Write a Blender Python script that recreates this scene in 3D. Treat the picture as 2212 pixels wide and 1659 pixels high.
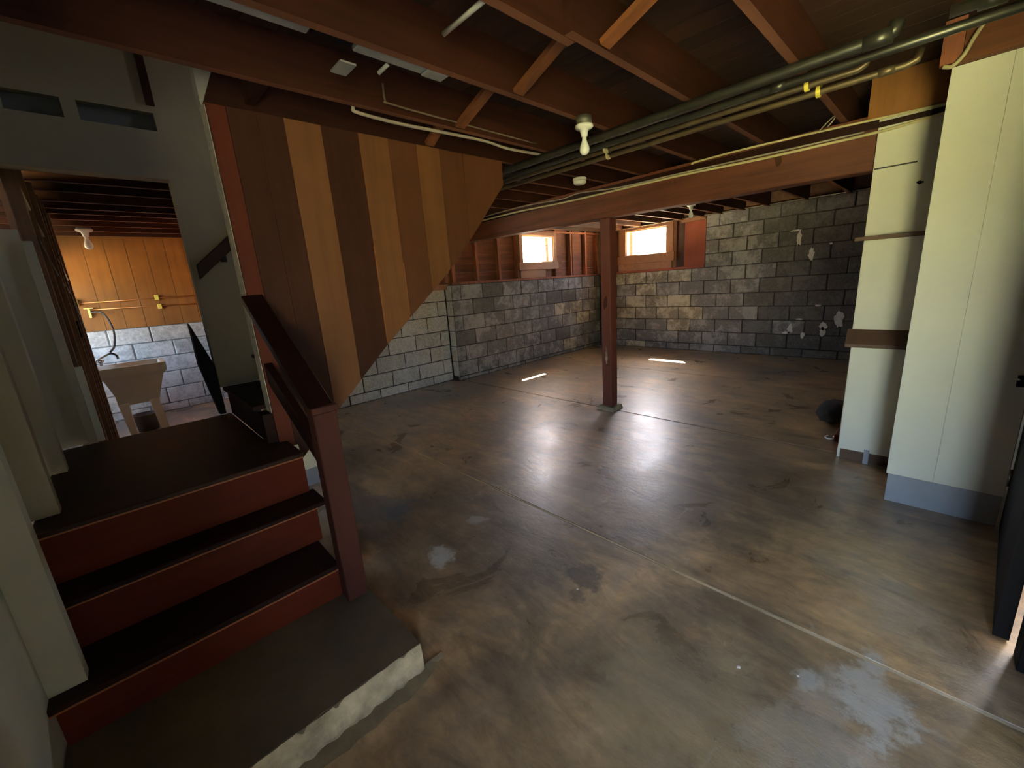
import bpy, bmesh, math, random
from mathutils import Vector, Matrix, noise

random.seed(7)
for o in list(bpy.data.objects):
    bpy.data.objects.remove(o, do_unlink=True)
SC = bpy.context.scene
COL = SC.collection

# ------------------------------------------------------------------ camera
F_PX, ROLL, PITCH, YAW, CAM_H = 885.0, math.radians(4.05), math.radians(13.8), math.radians(43.1), 1.45
fw = Vector((0, math.cos(PITCH), -math.sin(PITCH)))
rt0 = Vector((1, 0, 0))
up0 = Vector((0, math.sin(PITCH), math.cos(PITCH)))
rt = math.cos(ROLL) * rt0 - math.sin(ROLL) * up0
up = math.sin(ROLL) * rt0 + math.cos(ROLL) * up0
X = Vector((math.cos(YAW), math.sin(YAW), 0))
Y = Vector((-math.sin(YAW), math.cos(YAW), 0))
W = lambda v: Vector((X.dot(v), Y.dot(v), v.z))
r_, u_, f_ = W(rt), W(up), W(fw)
cam = bpy.data.cameras.new('camera')
cam.sensor_fit = 'HORIZONTAL'
cam.sensor_width = 36.0
cam.lens = 36.0 * F_PX / 2212.0
cam.clip_start = 0.02
co = bpy.data.objects.new('camera', cam)
COL.objects.link(co)
M3 = Matrix((r_, u_, -f_)).transposed()
co.matrix_world = Matrix.Translation((0, 0, CAM_H)) @ M3.to_4x4()
SC.camera = co

# ------------------------------------------------------------------ light
SUN_DIR = Vector((-0.56, -0.455, -1.0)).normalized()      # travel direction of the sunlight
SUN_ENERGY = 380.0
SKY_STRENGTH = 6.0
EXPOSURE = 0.0
w = bpy.data.worlds.new('sky')
SC.world = w
w.use_nodes = True
nt = w.node_tree
nt.nodes.clear()
sky = nt.nodes.new('ShaderNodeTexSky')
sky.sky_type = 'NISHITA'
sky.sun_disc = False
sky.sun_elevation = math.asin(-SUN_DIR.z)
sky.sun_rotation = math.atan2(-SUN_DIR.x, -SUN_DIR.y)
sky.air_density = 1.0
sky.dust_density = 4.0
sky.ozone_density = 1.0
bg = nt.nodes.new('ShaderNodeBackground')
bg.inputs['Strength'].default_value = SKY_STRENGTH
wo = nt.nodes.new('ShaderNodeOutputWorld')
nt.links.new(sky.outputs[0], bg.inputs[0])
nt.links.new(bg.outputs[0], wo.inputs[0])
sl = bpy.data.lights.new('sun', 'SUN')
sl.energy = SUN_ENERGY
sl.angle = math.radians(0.53)
sl.color = (1.0, 0.93, 0.80)
so = bpy.data.objects.new('sun', sl)
COL.objects.link(so)
so.location = (14, 11, 20)
so.rotation_euler = SUN_DIR.to_track_quat('-Z', 'Y').to_euler()


def portal(name, loc, direction, sx, sy):
    """daylight portal: tells the sampler where sky light enters, gives no light of its own"""
    l = bpy.data.lights.new(name, 'AREA')
    l.shape = 'RECTANGLE'
    l.size, l.size_y = sx, sy
    l.cycles.is_portal = True
    o = bpy.data.objects.new(name, l)
    COL.objects.link(o)
    o.location = loc
    o.rotation_euler = Vector(direction).to_track_quat('-Z', 'Z' if abs(direction[2]) < .9 else 'Y').to_euler()


portal('portal_doorway', (-0.56, -0.85, 1.03), (1, 0, 0), 1.0, 2.05)
portal('portal_window_left', (5.74, 5.52, 2.02), (0, -1, 0), 0.9, 0.5)
portal('portal_window_right', (7.97, 4.145, 2.05), (-1, 0, 0), 0.9, 0.5)

SC.view_settings.view_transform = 'Standard'
SC.view_settings.look = 'None'
SC.view_settings.gamma = 1.0
SC.view_settings.use_curve_mapping = False
SC.view_settings.exposure = EXPOSURE
try:
    SC.cycles.max_bounces = 14
    SC.cycles.diffuse_bounces = 8
    SC.cycles.sample_clamp_indirect = 40.0
except Exception:
    pass


# ------------------------------------------------------------------ materials
def srgb(r, g, b):
    f = lambda c: (c / 255 / 12.92) if c / 255 <= 0.04045 else ((c / 255 + 0.055) / 1.055) ** 2.4
    return (f(r), f(g), f(b), 1)


class NB:
    def __init__(self, name):
        self.m = bpy.data.materials.new(name)
        self.m.use_nodes = True
        self.t = self.m.node_tree
        self.t.nodes.clear()
        self.out = self.t.nodes.new('ShaderNodeOutputMaterial')
        self.b = self.t.nodes.new('ShaderNodeBsdfPrincipled')
        self.t.links.new(self.b.outputs[0], self.out.inputs[0])

    def n(self, typ, **kw):
        nd = self.t.nodes.new('ShaderNode' + typ)
        for k, v in kw.items():
            if k in nd.inputs:
                self.l(v, nd.inputs[k]) if hasattr(v, 'is_linked') else setattr(nd.inputs[k], 'default_value', v)
            else:
                setattr(nd, k, v)
        return nd

    def l(self, a, b):
        self.t.links.new(a, b)

    def pos(self, scale=(1, 1, 1), local=False):
        if local:
            src = self.n('TexCoord').outputs['Object']
        else:
            src = self.n('NewGeometry').outputs['Position']
        mp = self.n('Mapping')
        self.l(src, mp.inputs['Vector'])
        mp.inputs['Scale'].default_value = scale
        return mp.outputs[0]

    def noise(self, vec, scale, detail=4, rough=0.55, dist=0.0):
        nd = self.n('TexNoise')
        nd.inputs['Scale'].default_value = scale
        nd.inputs['Detail'].default_value = detail
        nd.inputs['Roughness'].default_value = rough
        nd.inputs['Distortion'].default_value = dist
        self.l(vec, nd.inputs['Vector'])
        return nd.outputs[0]

    def ramp(self, fac, stops):
        nd = self.n('ValToRGB')
        e = nd.color_ramp.elements
        while len(e) < len(stops):
            e.new(0.5)
        for i, (p, c) in enumerate(stops):
            e[i].position = p
            e[i].color = c if not isinstance(c, (int, float)) else (c, c, c, 1)
        self.l(fac, nd.inputs[0])
        return nd.outputs[0]

    def mix(self, fac, a, b, mode='MIX'):
        nd = self.n('MixRGB', blend_type=mode)
        for v, i in ((fac, 0), (a, 1), (b, 2)):
            if hasattr(v, 'is_linked'):
                self.l(v, nd.inputs[i])
            else:
                nd.inputs[i].default_value = v
        return nd.outputs[0]

    def bump(self, h, strength=0.3, dist=0.01):
        nd = self.n('Bump')
        nd.inputs['Strength'].default_value = strength
        nd.inputs['Distance'].default_value = dist
        self.l(h, nd.inputs['Height'])
        self.l(nd.outputs[0], self.b.inputs['Normal'])


def mul(c, k):
    return (c[0] * k, c[1] * k, c[2] * k, 1)


def mat_wood(name, c, rough=0.6, axis=0, dark=0.55, light=1.35, grain=1.0, vary=0.25, spec=0.5):
    """stained timber: stretched grain along AXIS, tone varies from piece to piece"""
    b = NB(name)
    sc = [14.0, 14.0, 14.0]
    sc[axis] = 0.9
    v = b.pos(tuple(sc))
    rnd = b.n('ObjectInfo').outputs['Random']
    off = b.n('VectorMath', operation='ADD')
    b.l(v, off.inputs[0])
    cmb = b.n('CombineXYZ')
    ml = b.n('Math', operation='MULTIPLY')
    b.l(rnd, ml.inputs[0])
    ml.inputs[1].default_value = 37.0
    b.l(ml.outputs[0], cmb.inputs[0])
    b.l(ml.outputs[0], cmb.inputs[1])
    b.l(cmb.outputs[0], off.inputs[1])
    n1 = b.noise(off.outputs[0], 1.2 * grain, 6, 0.6, 0.4)
    col = b.ramp(n1, [(0.25, mul(c, dark)), (0.5, c), (0.78, mul(c, light))])
    n2 = b.noise(b.pos(), 1.7, 3)
    blot = b.ramp(n2, [(0.3, 0.72), (0.7, 1.12)])
    col = b.mix(1.0, col, blot, 'MULTIPLY')
    tone = b.ramp(rnd, [(0.0, 1 - vary), (1.0, 1 + vary * 0.6)])
    col = b.mix(1.0, col, tone, 'MULTIPLY')
    b.l(col, b.b.inputs['Base Color'])
    b.b.inputs['Roughness'].default_value = rough
    b.b.inputs['Specular IOR Level'].default_value = spec
    b.bump(n1, 0.12, 0.004)
    return b.m


def mat_plain(name, c, rough=0.6, metal=0.0, var=0.12, scale=6.0, bump=0.0, spec=None):
    b = NB(name)
    n1 = b.noise(b.pos(), scale, 5)
    col = b.ramp(n1, [(0.3, mul(c, 1 - var)), (0.7, mul(c, 1 + var))])
    b.l(col, b.b.inputs['Base Color'])
    b.b.inputs['Roughness'].default_value = rough
    b.b.inputs['Metallic'].default_value = metal
    if spec is not None:
        b.b.inputs['Specular IOR Level'].default_value = spec
    if bump:
        b.bump(b.noise(b.pos(), scale * 12, 3), bump, 0.004)
    return b.m


def mat_block(name, c, spk, spk_amt, rough=0.85, bump=0.5):
    """concrete masonry: pitted, with mineral bloom in blotches and a tone of its own per block"""
    b = NB(name)
    p = b.pos()
    big = b.noise(p, 2.2, 5, 0.6)
    fine = b.noise(p, 34, 5, 0.7)
    rnd = b.n('ObjectInfo').outputs['Random']
    tone = b.ramp(rnd, [(0.0, 0.86), (1.0, 1.12)])
    col = b.ramp(fine, [(0.3, mul(c, 0.62)), (0.7, mul(c, 1.3))])
    col = b.mix(1.0, col, tone, 'MULTIPLY')
    bl = b.noise(p, 7.5, 6, 0.72, 0.3)
    mm = b.n('Math', operation='ADD')
    b.l(bl, mm.inputs[0])
    m2 = b.n('Math', operation='MULTIPLY')
    b.l(big, m2.inputs[0])
    m2.inputs[1].default_value = 0.8
    b.l(m2.outputs[0], mm.inputs[1])
    f = b.ramp(mm.outputs[0], [(0.92 - 0.12 * spk_amt, 0.0), (1.16 - 0.12 * spk_amt, spk_amt)])
    col = b.mix(f, col, spk)
    b.l(col, b.b.inputs['Base Color'])
    b.b.inputs['Roughness'].default_value = rough
    b.bump(fine, bump, 0.008)
    return b.m


def mat_floor():
    """sealed old concrete: brown-grey mottling, darker damp areas, pale scuffs, uneven sheen"""
    b = NB('sealed_concrete')
    p = b.pos()
    n_big = b.noise(p, 0.75, 5, 0.6, 0.6)
    n_mid = b.noise(p, 2.3, 6, 0.64, 0.9)
    n_str = b.noise(b.pos((3.6, 1.0, 1.0)), 1.9, 7, 0.68, 1.0)
    n_fine = b.noise(p, 24, 6, 0.72)
    n_wr = b.noise(b.pos((2.2, 1.0, 1.0)), 5.5, 7, 0.7, 1.4)
    col = b.ramp(n_big, [(0.30, srgb(116, 102, 83)), (0.45, srgb(146, 119, 87)), (0.57, srgb(184, 147, 100)), (0.70, srgb(166, 143, 113))])
    col = b.mix(1.0, col, b.ramp(n_mid, [(0.28, 0.50), (0.5, 0.98), (0.72, 1.32)]), 'MULTIPLY')
    col = b.mix(1.0, col, b.ramp(n_str, [(0.34, 0.62), (0.5, 1.0), (0.68, 1.32)]), 'MULTIPLY')
    col = b.mix(1.0, col, b.ramp(n_wr, [(0.36, 0.80), (0.5, 1.0), (0.66, 1.14)]), 'MULTIPLY')
    col = b.mix(1.0, col, b.ramp(n_fine, [(0.3, 0.90), (0.7, 1.08)]), 'MULTIPLY')
    # stains that belong to the slab: (x, y, radius, stretch along x, colour, strength, raggedness)
    pale, tan, dark, grey = srgb(206, 198, 182), srgb(176, 152, 112), srgb(44, 42, 38), srgb(96, 98, 100)
    sp = b.n('SeparateXYZ')
    b.l(p, sp.inputs[0])
    ns = b.n('TexNoise')
    ns.inputs['Scale'].default_value = 6.0
    ns.inputs['Detail'].default_value = 7.0
    ns.inputs['Roughness'].default_value = 0.68
    b.l(p, ns.inputs['Vector'])

    def op(o, a, c):
        nd = b.n('Math', operation=o)
        for v, k in ((a, 0), (c, 1)):
            if hasattr(v, 'is_linked'):
                b.l(v, nd.inputs[k])
            else:
                nd.inputs[k].default_value = v
        return nd.outputs[0]
    for (x, y, r, st, c, f, rag) in ((1.02, 1.77, 0.10, 0.7, pale, 0.75, 1.3), (1.40, 1.905, 0.06, 1.2, pale, 0.6, 1.2), (1.12, 2.43, 0.10, 1.6, grey, 0.7, 1.2),
                                     (1.42, 1.09, 0.11, 0.8, dark, 0.7, 1.0), (1.29, 1.03, 0.06, 1.0, dark, 0.55, 1.0), (1.30, 0.08, 0.20, 1.8, pale, 0.26, 1.3),
                                     (1.53, 0.0, 0.09, 2.4, pale, 0.6, 1.4), (1.50, 0.18, 0.05, 1.2, pale, 0.55, 1.2), (1.40, 0.37, 0.06, 1.0, tan, 0.7, 1.2),
                                     (1.15, 0.45, 0.40, 1.0, tan, 0.40, 1.0), (2.30, 0.64, 0.20, 1.3, dark, 0.4, 1.0),
                                     (1.46, 0.62, 0.13, 1.4, dark, 0.35, 1.0), (0.98, 2.50, 0.30, 1.0, grey, 0.5, 1.0), (3.0, 2.74, 0.05, 3.0, dark, 0.6, 1.5)):
        dx = op('MULTIPLY', op('SUBTRACT', sp.outputs[0], x), 1.0 / st)
        dy = op('SUBTRACT', sp.outputs[1], y)
        d = op('SQRT', op('ADD', op('MULTIPLY', dx, dx), op('MULTIPLY', dy, dy)), 0)
        d = op('ADD', op('DIVIDE', d, r), op('MULTIPLY', op('SUBTRACT', ns.outputs[0], 0.5), 3.4 * rag))
        col = b.mix(op('MULTIPLY', b.ramp(d, [(0.55, 1.0), (1.0, 0.0)]), f), col, c)
    sc = b.noise(b.pos((1.0, 2.2, 1.0)), 3.1, 8, 0.72, 0.5)
    col = b.mix(b.ramp(sc, [(0.62, 0.0), (0.70, 0.6)]), col, srgb(190, 178, 158))
    b.l(col, b.b.inputs['Base Color'])
    b.l(b.ramp(n_mid, [(0.25, 0.34), (0.75, 0.55)]), b.b.inputs['Roughness'])
    b.b.inputs['Specular IOR Level'].default_value = 0.6
    b.b.inputs['Coat Weight'].default_value = 1.0
    b.l(b.ramp(n_mid, [(0.25, 0.24), (0.75, 0.38)]), b.b.inputs['Coat Roughness'])
    b.b.inputs['Coat IOR'].default_value = 1.55
    h = b.mix(0.5, n_wr, n_str)
    h = b.mix(0.25, h, n_fine)
    nd = b.n('Bump')
    nd.inputs['Strength'].default_value = 0.30
    nd.inputs['Distance'].default_value = 0.022
    b.l(h, nd.inputs['Height'])
    b.l(nd.outputs[0], b.b.inputs['Normal'])
    nc = b.n('Bump')
    nc.inputs['Strength'].default_value = 0.13
    nc.inputs['Distance'].default_value = 0.02
    b.l(h, nc.inputs['Height'])
    b.l(nc.outputs[0], b.b.inputs['Coat Normal'])
    return b.m


def mat_glass():
    b = NB('window_pane')
    t = b.t
    tr = b.n('BsdfTransparent')
    gl = b.n('BsdfGlossy')
    gl.inputs['Roughness'].default_value = 0.02
    mx = b.n('MixShader')
    mx.inputs[0].default_value = 0.045
    b.l(tr.outputs[0], mx.inputs[1])
    b.l(gl.outputs[0], mx.inputs[2])
    b.l(mx.outputs[0], b.out.inputs[0])
    return b.m


FLOOR = mat_floor()
PAD = mat_plain('pad_concrete', srgb(92, 76, 54), 0.8, var=0.35, scale=3.2, bump=0.3)
PADFACE = mat_plain('pad_edge_concrete', srgb(164, 146, 116), 0.95, var=0.5, scale=11, bump=0.8)
SKIRT = mat_plain('skirt_mortar', srgb(122, 104, 76), 0.9, var=0.35, scale=8, bump=0.4)
JOINT = mat_plain('joint_filler', srgb(204, 182, 144), 0.7, var=0.3, scale=4)
DARKGAP = mat_plain('joint_dirt', srgb(44, 38, 32), 0.9, var=0.3, scale=8)  # dark base visible in the gaps between the pours
BLK_LIGHT = mat_block('grey_painted_block', srgb(206, 200, 192), srgb(226, 222, 216), 0.4, 0.8, 0.3)
BLK_DARK = mat_block('dark_coated_block', srgb(120, 116, 114), srgb(184, 180, 174), 0.5)
BLK_SLATE = mat_block('slate_coated_block', srgb(96, 92, 86), srgb(138, 134, 126), 0.3)
BLK_PALE = mat_block('bloomed_block', srgb(134, 126, 110), srgb(204, 194, 170), 0.8)
BLK_LAUNDRY = mat_block('whitewashed_block', srgb(190, 188, 182), srgb(232, 230, 224), 0.6, 0.8, 0.4)
MORTAR_D = mat_plain('dark_mortar', srgb(50, 46, 42), 0.95, var=0.3, scale=12, bump=0.4)
MORTAR_L = mat_plain('grey_mortar', srgb(122, 120, 116), 0.95, var=0.2, scale=12, bump=0.4)
FLAKE = mat_plain('bare_flaked_patch', srgb(226, 220, 208), 0.9, var=0.12, scale=30, bump=0.5)
JOIST = mat_wood('joist_timber', srgb(66, 34, 21), 0.7, 0, spec=0.22)
JEDGE = mat_wood('joist_lower_edge', srgb(126, 82, 60), 0.75, 0, dark=0.75, light=1.15, vary=0.15, spec=0.3)  # paler tone for the joists' lower faces
BRIDGE = mat_wood('bridging_timber', srgb(138, 82, 44), 0.65, 1)
SUBFLOOR = mat_wood('subfloor_timber', srgb(72, 44, 26), 0.75, 1, vary=0.35)
GIRDER = mat_wood('girder_timber', srgb(112, 62, 40), 0.6, 1, vary=0.05)
STUD = mat_wood('stud_timber', srgb(160, 96, 66), 0.75, 2)
SHEATH = mat_wood('sheathing_timber', srgb(128, 76, 54), 0.8, 0)
RED_SHEET = mat_wood('red_sheet', srgb(166, 84, 56), 0.75, 2, dark=0.85, light=1.1, vary=0.05)
CASING = mat_wood('casing_timber', srgb(168, 116, 78), 0.6, 0, dark=0.8, light=1.15, vary=0.1)
POST_M = mat_wood('post_red_paint', srgb(112, 60, 46), 0.5, 2, dark=0.8, light=1.15, vary=0.0)
STAIR = mat_wood('stair_red_stain', srgb(98, 35, 15), 0.62, 0, dark=0.75, light=1.15, vary=0.1, spec=0.22)
TREAD = mat_wood('tread_dark_stain', srgb(44, 20, 13), 0.55, 0, dark=0.8, light=1.15, vary=0.1, spec=0.22)
LANDING = mat_wood('landing_stain', srgb(62, 40, 28), 0.5, 0, dark=0.85, light=1.1, vary=0.05, spec=0.22)
NOSE = mat_wood('worn_nosing', srgb(168, 104, 62), 0.45, 0, dark=0.7, light=1.2, vary=0.1)
NEWEL = mat_wood('newel_stain', srgb(80, 42, 34), 0.6, 2, dark=0.85, light=1.1, vary=0.05, spec=0.22)
RAIL = mat_wood('rail_stain', srgb(46, 23, 18), 0.42, 1, dark=0.85, light=1.1, vary=0.05, spec=0.22)
B_TAN = mat_wood('board_tan', srgb(140, 92, 54), 0.5, 2, dark=0.82, light=1.12, vary=0.06)
B_RED = mat_wood('board_red', srgb(112, 56, 38), 0.5, 2, dark=0.82, light=1.12, vary=0.06, spec=0.22)
B_DARK = mat_wood('board_dark', srgb(78, 48, 34), 0.5, 2, dark=0.82, light=1.12, vary=0.06, spec=0.22)
B_MID = mat_wood('board_mid', srgb(108, 66, 40), 0.5, 2, dark=0.82, light=1.12, vary=0.06)
SIDING = mat_wood('laundry_siding', srgb(158, 104, 46), 0.7, 2, dark=0.8, light=1.15, vary=0.12)
JAMBW = mat_plain('jamb_cream_paint', srgb(186, 178, 154), 0.6, var=0.05, scale=5)
STAIRW = mat_plain('stairwell_beige_paint', srgb(124, 114, 92), 0.65, var=0.05, scale=5)
WHITE = mat_plain('white_enclosure_paint', srgb(222, 222, 206), 0.55, var=0.03, scale=5)
WHITE2 = mat_plain('cream_wall_paint', srgb(180, 178, 162), 0.6, var=0.04, scale=5, bump=0.05)
CREAM_EDGE = mat_plain('drywall_cut_edge', srgb(206, 198, 178), 0.9, var=0.18, scale=22, bump=0.3)
GREYBASE = mat_plain('grey_base_paint', srgb(150, 154, 160), 0.6, var=0.08, scale=6)
SLOT = mat_plain('dark_niche', srgb(70, 72, 70), 0.7, var=0.15)
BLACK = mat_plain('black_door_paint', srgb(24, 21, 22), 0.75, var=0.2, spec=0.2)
CAST = mat_plain('porcelain_white', srgb(236, 236, 226), 0.25, var=0.02)
BULB = mat_plain('frosted_bulb_glass', srgb(240, 240, 236), 0.3, var=0.01)
BOXM = mat_plain('galvanised_box', srgb(120, 118, 108), 0.5, metal=0.6, var=0.2, scale=14)
IRON = mat_plain('black_iron_pipe', srgb(84, 84, 76), 0.38, metal=0.75, var=0.2, scale=10)
COPPER = mat_plain('dull_copper_pipe', srgb(112, 98, 74), 0.45, metal=0.6, var=0.2, scale=10)
COPPER_L = mat_plain('bright_copper_pipe', srgb(196, 128, 76), 0.35, metal=0.7, var=0.2, scale=10)
YELLOW = mat_plain('yellow_strap', srgb(232, 214, 92), 0.5, var=0.05)
CABLE = mat_plain('cream_cable_sheath', srgb(206, 196, 150), 0.5, var=0.08)
CABLE_D = mat_plain('dusty_cable_sheath', srgb(112, 96, 80), 0.7, var=0.1)
CABLE_G = mat_plain('grey_cable_sheath', srgb(170, 160, 144), 0.5, var=0.08)
GREYMET = mat_plain('grey_wire_duct', srgb(150, 152, 150), 0.5, var=0.15, scale=14)
SINKM = mat_plain('sink_plastic', srgb(214, 208, 190), 0.45, var=0.05)
CHROME = mat_plain('worn_chrome', srgb(190, 188, 184), 0.22, metal=1.0, var=0.1)
HOSE = mat_plain('grey_hose', srgb(66, 64, 60), 0.5, var=0.1)
BRASS = mat_plain('brass_valve', srgb(214, 196, 120), 0.35, metal=0.4, var=0.1)
ROUGHW = mat_wood('rough_partition_timber', srgb(150, 112, 82), 0.85, 2, vary=0.35)
LEDGE = mat_wood('ledge_stain', srgb(98, 72, 54), 0.5, 1, dark=0.85, light=1.1, vary=0.05)
CLOTH = mat_plain('dark_cloth', srgb(50, 44, 40), 0.95, var=0.2, scale=20)
RUST = mat_plain('rusty_metal', srgb(110, 52, 34), 0.8, var=0.35, scale=30)
PLASTIC_W = mat_plain('white_plastic', srgb(226, 224, 214), 0.45, var=0.03)
SOIL = mat_plain('ground_soil', srgb(150, 130, 96), 0.95, var=0.3, scale=3)
GRASS = mat_plain('lawn', srgb(154, 152, 98), 0.95, var=0.3, scale=2.0)
DRIVE = mat_plain('outdoor_concrete', srgb(226, 216, 192), 0.9, var=0.1, scale=1.0)
BRICKM = mat_plain('reveal_brick', srgb(176, 132, 110), 0.9, var=0.2, scale=16)
WINFRAME = mat_plain('window_frame_paint', srgb(214, 196, 160), 0.5, var=0.06)
GLASS = mat_glass()


# ------------------------------------------------------------------ builders
def link(o, parent=None):
    COL.objects.link(o)
    if parent is not None:
        o.parent = parent
    return o


def wloc(o):
    v = Vector((0, 0, 0))
    while o is not None:
        v += o.location
        o = o.parent
    return v


def from_bm(name, bm, mat, parent=None, centre=True, smooth=False):
    me = bpy.data.meshes.new(name)
    bmesh.ops.recalc_face_normals(bm, faces=bm.faces[:])
    c = Vector((0, 0, 0))
    if centre and len(bm.verts):
        lo = Vector([min(v.co[i] for v in bm.verts) for i in range(3)])
        hi = Vector([max(v.co[i] for v in bm.verts) for i in range(3)])
        c = Vector(((lo.x + hi.x) / 2, (lo.y + hi.y) / 2, lo.z))
        for v in bm.verts:
            v.co -= c
    if smooth:
        for f in bm.faces:
            f.smooth = True
    bm.to_mesh(me)
    bm.free()
    mats = mat if isinstance(mat, (list, tuple)) else [mat]
    for m in mats:
        me.materials.append(m)
    o = bpy.data.objects.new(name, me)
    o.location = c - (wloc(parent) if parent is not None else Vector((0, 0, 0)))
    return link(o, parent)


def add_box(bm, x, y, z, mi=0):
    vs = [bm.verts.new((a, b, c)) for a in x for b in y for c in z]
    idx = ((0, 1, 3, 2), (4, 6, 7, 5), (0, 4, 5, 1), (2, 3, 7, 6), (0, 2, 6, 4), (1, 5, 7, 3))
    for q in idx:
        f = bm.faces.new([vs[i] for i in q])
        f.material_index = mi
    return vs


def box(name, x, y, z, mat, parent=None, bev=0.0, seg=1):
    bm = bmesh.new()
    add_box(bm, sorted(x), sorted(y), sorted(z))
    if bev:
        bmesh.ops.bevel(bm, geom=bm.edges[:], offset=bev, segments=seg, affect='EDGES', profile=0.5)
    return from_bm(name, bm, mat, parent)


def prism(name, pts, a0, a1, axis, mat, parent=None, bev=0.0):
    """polygon PTS (in the two axes left) extruded along AXIS from a0 to a1"""
    bm = bmesh.new()

    def V(p, a):
        if axis == 'y':
            return (p[0], a, p[1])
        if axis == 'x':
            return (a, p[0], p[1])
        return (p[0], p[1], a)
    A = [bm.verts.new(V(p, a0)) for p in pts]
    B = [bm.verts.new(V(p, a1)) for p in pts]
    bm.faces.new(A)
    bm.faces.new(B[::-1])
    n = len(pts)
    for i in range(n):
        bm.faces.new((A[i], A[(i + 1) % n], B[(i + 1) % n], B[i]))
    if bev:
        bmesh.ops.bevel(bm, geom=bm.edges[:], offset=bev, segments=1, affect='EDGES')
    return from_bm(name, bm, mat, parent)


def add_tube(bm, pts, r, n=10, cap=True):
    pts = [Vector(p) for p in pts]
    rad = r if isinstance(r, (list, tuple)) else [r] * len(pts)
    rings = []
    t = (pts[1] - pts[0]).normalized()
    ref = Vector((0, 0, 1)) if abs(t.z) < 0.9 else Vector((1, 0, 0))
    nrm = t.cross(ref).normalized()
    for i, p in enumerate(pts):
        if i == 0:
            tt = (pts[1] - pts[0]).normalized()
        elif i == len(pts) - 1:
            tt = (pts[-1] - pts[-2]).normalized()
        else:
            tt = ((pts[i + 1] - p).normalized() + (p - pts[i - 1]).normalized()).normalized()
        nrm = (nrm - tt * nrm.dot(tt)).normalized()
        bn = tt.cross(nrm)
        rings.append([bm.verts.new(p + rad[i] * (math.cos(2 * math.pi * k / n) * nrm + math.sin(2 * math.pi * k / n) * bn)) for k in range(n)])
    for a, b in zip(rings, rings[1:]):
        for k in range(n):
            bm.faces.new((a[k], a[(k + 1) % n], b[(k + 1) % n], b[k]))
    if cap:
        bm.faces.new(rings[0][::-1])
        bm.faces.new(rings[-1])


def smooth_path(pts, n=6):
    P = [Vector(p) for p in pts]
    P = [P[0] * 2 - P[1]] + P + [P[-1] * 2 - P[-2]]
    out = []
    for i in range(1, len(P) - 2):
        for k in range(n):
            t = k / n
            a, b, c, d = P[i - 1], P[i], P[i + 1], P[i + 2]
            out.append(0.5 * ((2 * b) + (c - a) * t + (2 * a - 5 * b + 4 * c - d) * t * t + (3 * b - a - 3 * c + d) * t ** 3))
    out.append(P[-2])
    return out


def tube(name, pts, r, mat, parent=None, n=10, smooth=True, curve=False):
    bm = bmesh.new()
    add_tube(bm, smooth_path(pts) if curve else pts, r, n)
    return from_bm(name, bm, mat, parent, smooth=smooth)


def lathe(name, prof, centre, mat, parent=None, n=24):
    """profile (radius, z) spun about the vertical through CENTRE"""
    bm = bmesh.new()
    rings = []
    for r, z in prof:
        rings.append([bm.verts.new((centre[0] + max(r, 1e-4) * math.cos(2 * math.pi * k / n), centre[1] + max(r, 1e-4) * math.sin(2 * math.pi * k / n), centre[2] + z)) for k in range(n)])
    for a, b in zip(rings, rings[1:]):
        for k in range(n):
            bm.faces.new((a[k], a[(k + 1) % n], b[(k + 1) % n], b[k]))
    bm.faces.new(rings[0][::-1])
    bm.faces.new(rings[-1])
    return from_bm(name, bm, mat, parent, smooth=True)


def tag(o, label, cat, group=None, kind=None):
    o['label'] = label
    o['category'] = cat
    if group:
        o['group'] = group
    if kind:
        o['kind'] = kind
    return o


def struct(o):
    o['kind'] = 'structure'
    return o


def empty(name, loc):
    o = bpy.data.objects.new(name, None)
    o.empty_display_size = 0.1
    o.location = loc
    return link(o)


def wall_box(name, x, y, z, mat):
    return struct(box(name, x, y, z, mat))


_blk = {}


def block(parent, axis, face, sgn, a0, a1, z0, z1, mat, depth=0.045):
    """one masonry unit: front face proud at FACE, slightly worn edges; shares its mesh with its likes"""
    g = 0.005
    wdt, h = round(a1 - a0 - 2 * g, 2), round(z1 - z0 - 2 * g, 3)
    var = random.randrange(3)
    key = (axis, sgn, wdt, h, mat.name, var)
    if key not in _blk:
        bm = bmesh.new()
        rr = random.Random(hash((wdt, h, var)) & 0xffff)
        ch = 0.006
        back = [(-wdt / 2, 0), (wdt / 2, 0), (wdt / 2, h), (-wdt / 2, h)]
        mid = [(p[0] + rr.uniform(-.002, .002), p[1] + rr.uniform(-.002, .002)) for p in back]
        fr = [(p[0] - math.copysign(ch + rr.uniform(0, .004), p[0]), p[1] + (ch + rr.uniform(0, .003)) * (1 if p[1] < h / 2 else -1)) for p in back]

        def V(p, d):
            return (p[0], sgn * d, p[1]) if axis == 'x' else (sgn * d, p[0], p[1])
        L = [[bm.verts.new(V(p, -depth)) for p in back], [bm.verts.new(V(p, -0.006)) for p in mid], [bm.verts.new(V(p, rr.uniform(-.001, .001))) for p in fr]]
        for A, B in zip(L, L[1:]):
            for i in range(4):
                bm.faces.new((A[i], A[(i + 1) % 4], B[(i + 1) % 4], B[i]))
        bm.faces.new(L[2])
        bm.faces.new(L[0][::-1])
        bmesh.ops.recalc_face_normals(bm, faces=bm.faces[:])
        me = bpy.data.meshes.new('block')
        bm.to_mesh(me)
        bm.free()
        me.materials.append(mat)
        _blk[key] = me
    o = bpy.data.objects.new('block', _blk[key])
    c = (a0 + a1) / 2
    off = face + sgn * random.uniform(-0.004, 0.003)
    p = Vector((c, off, z0 + g)) if axis == 'x' else Vector((off, c, z0 + g))
    o.location = p - wloc(parent)
    return link(o, parent)


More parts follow.
